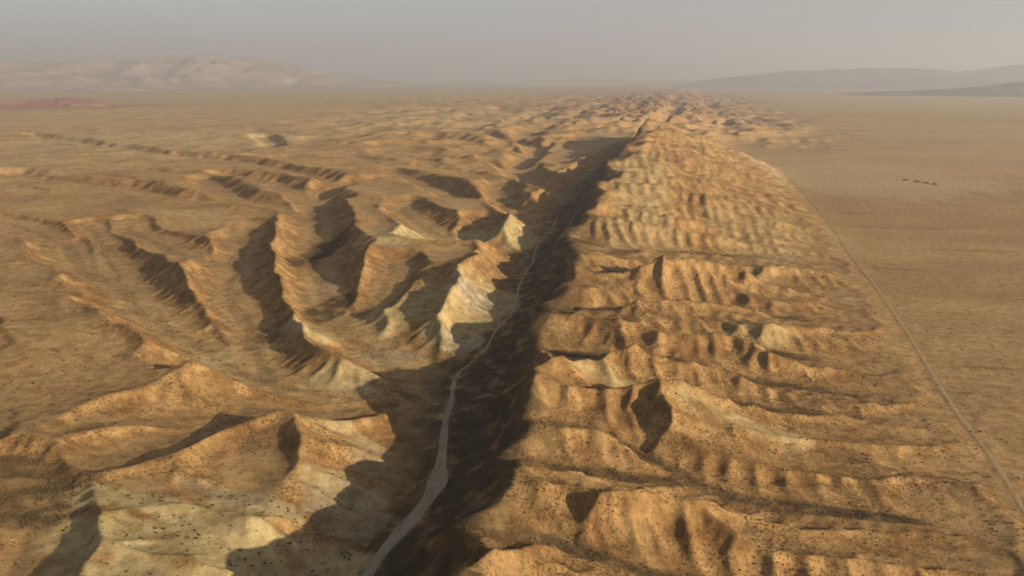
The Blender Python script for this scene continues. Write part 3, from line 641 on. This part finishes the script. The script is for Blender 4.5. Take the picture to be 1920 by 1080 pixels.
def mountain_range(name, crest, depth, mat, seed, spur=900.0, sharp=1.25, ns=260, nd=90):
    """crest: (x, y, height) along the skyline; the body falls away on both sides, cut by spurs and ravines"""
    c = np.array(crest, float); n = len(c)
    s = np.linspace(0, n - 1, ns); f = np.arange(n)
    cx, cy, cz = (np.interp(s, f, c[:, i]) for i in range(3))
    d = np.array([c[-1, 0] - c[0, 0], c[-1, 1] - c[0, 1]]); d /= np.hypot(*d)
    nx, ny = -d[1], d[0]
    t = np.linspace(-1, 1, nd)
    X = cx[:, None] + nx * t[None, :] * depth; Y = cy[:, None] + ny * t[None, :] * depth
    wx = X + 0.35 * spur * fbm(X, Y, spur * 1.3, 3, seed); wy = Y + 0.35 * spur * fbm(X, Y, spur * 1.3, 3, seed + 4)
    rg = ridged(wx, wy, spur, 5, seed + 8)
    body = np.clip(1 - np.abs(t), 0, 1)[None, :] ** sharp
    Z = cz[:, None] * body * (1.0 + (0.62 * rg - 0.55) * (1 - body)) 
    Z += 0.05 * cz[:, None] * (rg - 0.9) * body
    edge = np.minimum(np.minimum(s, n - 1 - s) / (0.06 * n), 1)[:, None]
    Z = Z * edge - 12
    return mesh_grid(name, X, Y, Z, mat)

for nm, crest, dep, cols_, seed, spur in RANGES:
    mountain_range(nm, crest, dep, mountain_material(nm + '_rock', *cols_), seed, spur)

# ---------------------------------------------------------------- air
hz = bpy.data.meshes.new('haze'); bm = bmesh.new(); bmesh.ops.create_cube(bm, size=1.0); bm.to_mesh(hz); bm.free()
haze = bpy.data.objects.new('haze', hz); scene.collection.objects.link(haze)
haze['kind'] = 'stuff'
zlo = float(GH.min()) - 14.0; zhi = 1900.0
haze.scale = (140000.0, 125000.0, zhi - zlo); haze.location = (0.0, 20000.0, (zhi + zlo) / 2)
hm = bpy.data.materials.new('dusty_air'); hm.use_nodes = True
for nd_ in list(hm.node_tree.nodes):
    if nd_.type == 'BSDF_PRINCIPLED': hm.node_tree.nodes.remove(nd_)
pv = hm.node_tree.nodes.new('ShaderNodeVolumePrincipled')
pv.inputs['Color'].default_value = (0.72, 0.775, 0.86, 1)
pv.inputs['Density'].default_value = 5.4e-5
pv.inputs['Anisotropy'].default_value = 0.4
hm.node_tree.links.new(pv.outputs[0], hm.node_tree.nodes['Material Output'].inputs['Volume'])
hz.materials.append(hm)

# ---------------------------------------------------------------- scrub
def bush_mesh(name, seed, lobes, mat, sub=1):
    """a low desert bush: a mound of uneven leaf clumps on a stub of stem, about a metre across"""
    r = random.Random(seed); bm = bmesh.new()
    for i in range(lobes):
        a = r.uniform(0, 6.283); q = r.uniform(0.0, 0.32)
        res = bmesh.ops.create_icosphere(bm, subdivisions=sub, radius=r.uniform(0.20, 0.34))
        off = Vector((q * math.cos(a), q * math.sin(a), r.uniform(0.16, 0.38)))
        for v_ in res['verts']:
            v_.co = v_.co * r.uniform(0.72, 1.28); v_.co.z *= 0.85; v_.co += off
    res = bmesh.ops.create_cone(bm, segments=5, radius1=0.07, radius2=0.04, depth=0.5)
    for v_ in res['verts']: v_.co.z += 0.02
    me = bpy.data.meshes.new(name); bm.to_mesh(me); bm.free(); me.materials.append(mat); return me

def leaf_material(name, a, b):
    n = NT(name); return n.out(n.mix(n.ramp(n.noise(0.22, 3), .35, .65), a, b))
M_salt = leaf_material('saltbush_leaf', (0.06, 0.046, 0.02), (0.095, 0.066, 0.028))
M_brown = leaf_material('dry_brush_leaf', (0.10, 0.058, 0.023), (0.15, 0.088, 0.036))
BUSHES = [bush_mesh('bush', s_, 5, M_salt) for s_ in (1, 2, 3, 4)]
TUFTS = [bush_mesh('tuft', 40 + s_, 3, M_brown) for s_ in (1, 2, 3)]

def scatter(n, t0, t1, v0, v1, density, seed):
    r = np.random.RandomState(seed)
    # even over the ground: area grows with v squared between the two sight lines
    V_ = np.sqrt(r.rand(n) * (v1 * v1 - v0 * v0) + v0 * v0); U_ = V_ * (t0 + (t1 - t0) * r.rand(n))
    keep = r.rand(n) < density(U_, V_)
    return U_[keep], V_[keep]

def ground_masks(U, V):
    H0 = height(U, V); e = 2.0
    sx = (height(U + e, V) - H0) / e; sy = (height(U, V + e) - H0) / e
    fu = np.interp(V, FAULT_V, FAULT_U)
    rg = sstep(20, 70, U - fu) * sstep(20, -70, U - np.interp(V, CREST_V, FOOT_U))
    pl = paint(PALE, U, V, 101); ws = paint(WASH, U, V, 121)
    vg = sstep(-60, 0, U - fu) * sstep(80, 30, U - fu)
    return H0, np.hypot(sx, sy), rg, pl, ws, vg

def on_road(U, V):
    d = np.full(U.shape, 1e9)
    for line in (valley_track[::2], plain_road[::2]):
        for p in line:
            np.minimum(d, np.hypot(U - p[0], V - p[1]) - p[2] * 0.5, out=d)
    return d < 1.5

def tuft_density(U, V):
    H0, sl, rg, pl, ws, vg = ground_masks(U, V)
    clump = sstep(-0.1, 0.4, fbm(U, V, 34, 4, 301))
    d = (0.10 + 0.75 * rg + 0.5 * sstep(0.12, 0.4, sl) + 0.5 * vg) * (0.10 + 1.1 * clump)
    wd = np.maximum(np.where(U > -100, 1.0, 0.3) * sstep(150, 90, U) * sstep(6, 2, wash_dist(U, V) + 4 * fbm(U, V, 45, 4, 171)), paint(SCRUB_AND_SHADE, U, V, 181, 0.5))
    return np.clip(d * 0.75 * (1 - 0.88 * pl) * (1 - 0.8 * ws) + 0.9 * wd, 0, 1) * sstep(1500, 700, V)
tu, tv = scatter(430000, -1.05, 0.55, 330, 1400, tuft_density, 17)
k_ = ~on_road(tu, tv); tu, tv = tu[k_], tv[k_]
tz = height(tu, tv)

pts_me = bpy.data.meshes.new('scrub'); nP = len(tu)
pts_me.vertices.add(nP); pts_me.vertices.foreach_set('co', np.stack([tu, tv, tz - 0.05], -1).astype(np.float32).ravel())
sr = np.random.RandomState(23)
a_ = pts_me.attributes.new('size', 'FLOAT', 'POINT'); a_.data.foreach_set('value', (0.55 + 1.25 * sr.rand(nP) ** 3.5).astype(np.float32))
scrub = bpy.data.objects.new('scrub', pts_me); scene.collection.objects.link(scrub)
scrub['kind'] = 'stuff'; scrub['label'] = 'low dry brown scrub speckling the hillsides and the valley floor'; scrub['category'] = 'scrub'
src = bpy.data.collections.new('scrub_shapes')
for i, me in enumerate(TUFTS):
    src.objects.link(bpy.data.objects.new('tuft_shape', me))
gn = bpy.data.node_groups.new('scatter_scrub', 'GeometryNodeTree')
gn.interface.new_socket('Geometry', in_out='INPUT', socket_type='NodeSocketGeometry')
gn.interface.new_socket('Geometry', in_out='OUTPUT', socket_type='NodeSocketGeometry')
N = gn.nodes
gi, go = N.new('NodeGroupInput'), N.new('NodeGroupOutput')
ci = N.new('GeometryNodeCollectionInfo'); ci.inputs['Collection'].default_value = src
ci.inputs['Separate Children'].default_value = True; ci.inputs['Reset Children'].default_value = True
ip = N.new('GeometryNodeInstanceOnPoints'); ip.inputs['Pick Instance'].default_value = True
rv = N.new('FunctionNodeRandomValue'); rv.data_type = 'FLOAT_VECTOR'
rv.inputs[0].default_value = (0, 0, 0); rv.inputs[1].default_value = (0, 0, 6.283)
na = N.new('GeometryNodeInputNamedAttribute'); na.data_type = 'FLOAT'; na.inputs['Name'].default_value = 'size'
gn.links.new(gi.outputs[0], ip.inputs['Points']); gn.links.new(ci.outputs[0], ip.inputs['Instance'])
gn.links.new(rv.outputs[0], ip.inputs['Rotation']); gn.links.new(na.outputs[0], ip.inputs['Scale'])
gn.links.new(ip.outputs[0], go.inputs[0])
md = scrub.modifiers.new('scatter', 'NODES'); md.node_group = gn

# ---------------------------------------------------------------- bushes big enough to pick out one by one
def link(o): scene.collection.objects.link(o); return o
BUSH_PLACES = [
    # how many, u range, v range, label, group
    (95, (-330, -165), (352, 470), 'dark saltbush standing on the pale cream slopes at the lower left', 'bushes on the pale slopes'),
    (110, (-640, -340), (470, 800), 'dark saltbush dotted over the smooth tan fan at the left edge', 'bushes on the left fan'),
    (50, (-200, -125), (395, 640), 'dark saltbush on the shaded valley floor close to the dirt track', 'bushes beside the valley track'),
    (40, (175, 330), (470, 760), 'dark saltbush on the flat plain near the straight dirt road', 'bushes on the right plain'),
]
br = random.Random(77); first = {}
for count, ur_, vr_, label, group in BUSH_PLACES:
    made = 0; tries = 0
    while made < count and tries < 4000:
        tries += 1
        u_, v_ = br.uniform(*ur_), br.uniform(*vr_)
        if group == 'bushes beside the valley track':
            j_ = br.randrange(len(valley_track)); side = br.choice((-1, 1))
            if not 390 < valley_track[j_][1] < 720: continue
            u_ = valley_track[j_][0] + side * (valley_track[j_][2] * 0.5 + br.uniform(2.5, 16)); v_ = valley_track[j_][1] + br.uniform(-3, 3)
        if u_ / v_ < -0.97 or u_ / v_ > 0.41: continue
        if group == 'bushes on the pale slopes' and paint(PALE, np.array([u_]), np.array([v_]), 101)[0] < 0.2: continue
        if group == 'bushes on the left fan':
            h4 = height(np.array([u_, u_ + 3, u_]), np.array([v_, v_, v_ + 3]))
            if math.hypot(h4[1] - h4[0], h4[2] - h4[0]) / 3 > 0.22 or perlin(np.array([u_ / 60]), np.array([v_ / 60]), 5)[0] < -0.15: continue
        if on_road(np.array([u_]), np.array([v_]))[0]: continue
        z_ = float(height(np.array([u_]), np.array([v_]))[0])
        o = link(bpy.data.objects.new('saltbush', BUSHES[made % len(BUSHES)]))
        sc_ = br.uniform(1.1, 2.1) if group != 'bushes on the left fan' else br.uniform(1.4, 2.5)
        o.location = (u_, v_, z_ - 0.08 * sc_); o.scale = (sc_ * br.uniform(0.9, 1.25), sc_, sc_ * br.uniform(0.75, 1.05)); o.rotation_euler[2] = br.uniform(0, 6.283)
        o['label'] = label; o['category'] = 'bush'; o['group'] = group
        made += 1

# the short dark row of thickets out on the right-hand plain
ROW = ['low dark thicket at the left end of the short row on the right plain', 'longest dark thicket in the short row on the right plain',
       'dark thicket third from the left in the short row on the right plain', 'small dark thicket set apart at the right end of the row on the plain']
for i, (u_, v_, w_) in enumerate(THICKETS):
    z_ = float(height(np.array([u_]), np.array([v_]))[0])
    e = link(bpy.data.objects.new('thicket', None)); e.location = (u_, v_, z_)
    e['label'] = ROW[i]; e['category'] = 'thicket'; e['group'] = 'thickets on the right plain'
    r_ = random.Random(900 + i); bm = bmesh.new(); bs = bmesh.new()
    for k_ in range(26):
        x_, y_ = r_.uniform(-0.5, 0.5) * w_, r_.gauss(0, 1.6) + (-0.12 * r_.random() * w_)
        hgt = r_.uniform(1.6, 3.8) * (1 - (abs(x_) / (0.62 * w_)) ** 2)
        for q_ in range(3):
            res = bmesh.ops.create_icosphere(bm, subdivisions=1, radius=r_.uniform(0.6, 1.25))
            off = Vector((x_ + r_.gauss(0, 0.5), y_ + r_.gauss(0, 0.5), hgt * r_.uniform(0.45, 1.0)))
            for vv in res['verts']: vv.co = vv.co * r_.uniform(0.7, 1.3) + off
        if k_ % 2 == 0:
            res = bmesh.ops.create_cone(bs, segments=6, radius1=0.16, radius2=0.07, depth=hgt + 0.6)
            for vv in res['verts']: vv.co += Vector((x_, y_, hgt * 0.5 - 0.2))
    for nm, b_, mt in (('foliage', bm, M_salt), ('stem', bs, M_brown)):
        me = bpy.data.meshes.new(nm); b_.to_mesh(me); b_.free(); me.materials.append(mt)
        o = link(bpy.data.objects.new(nm, me)); o.parent = e
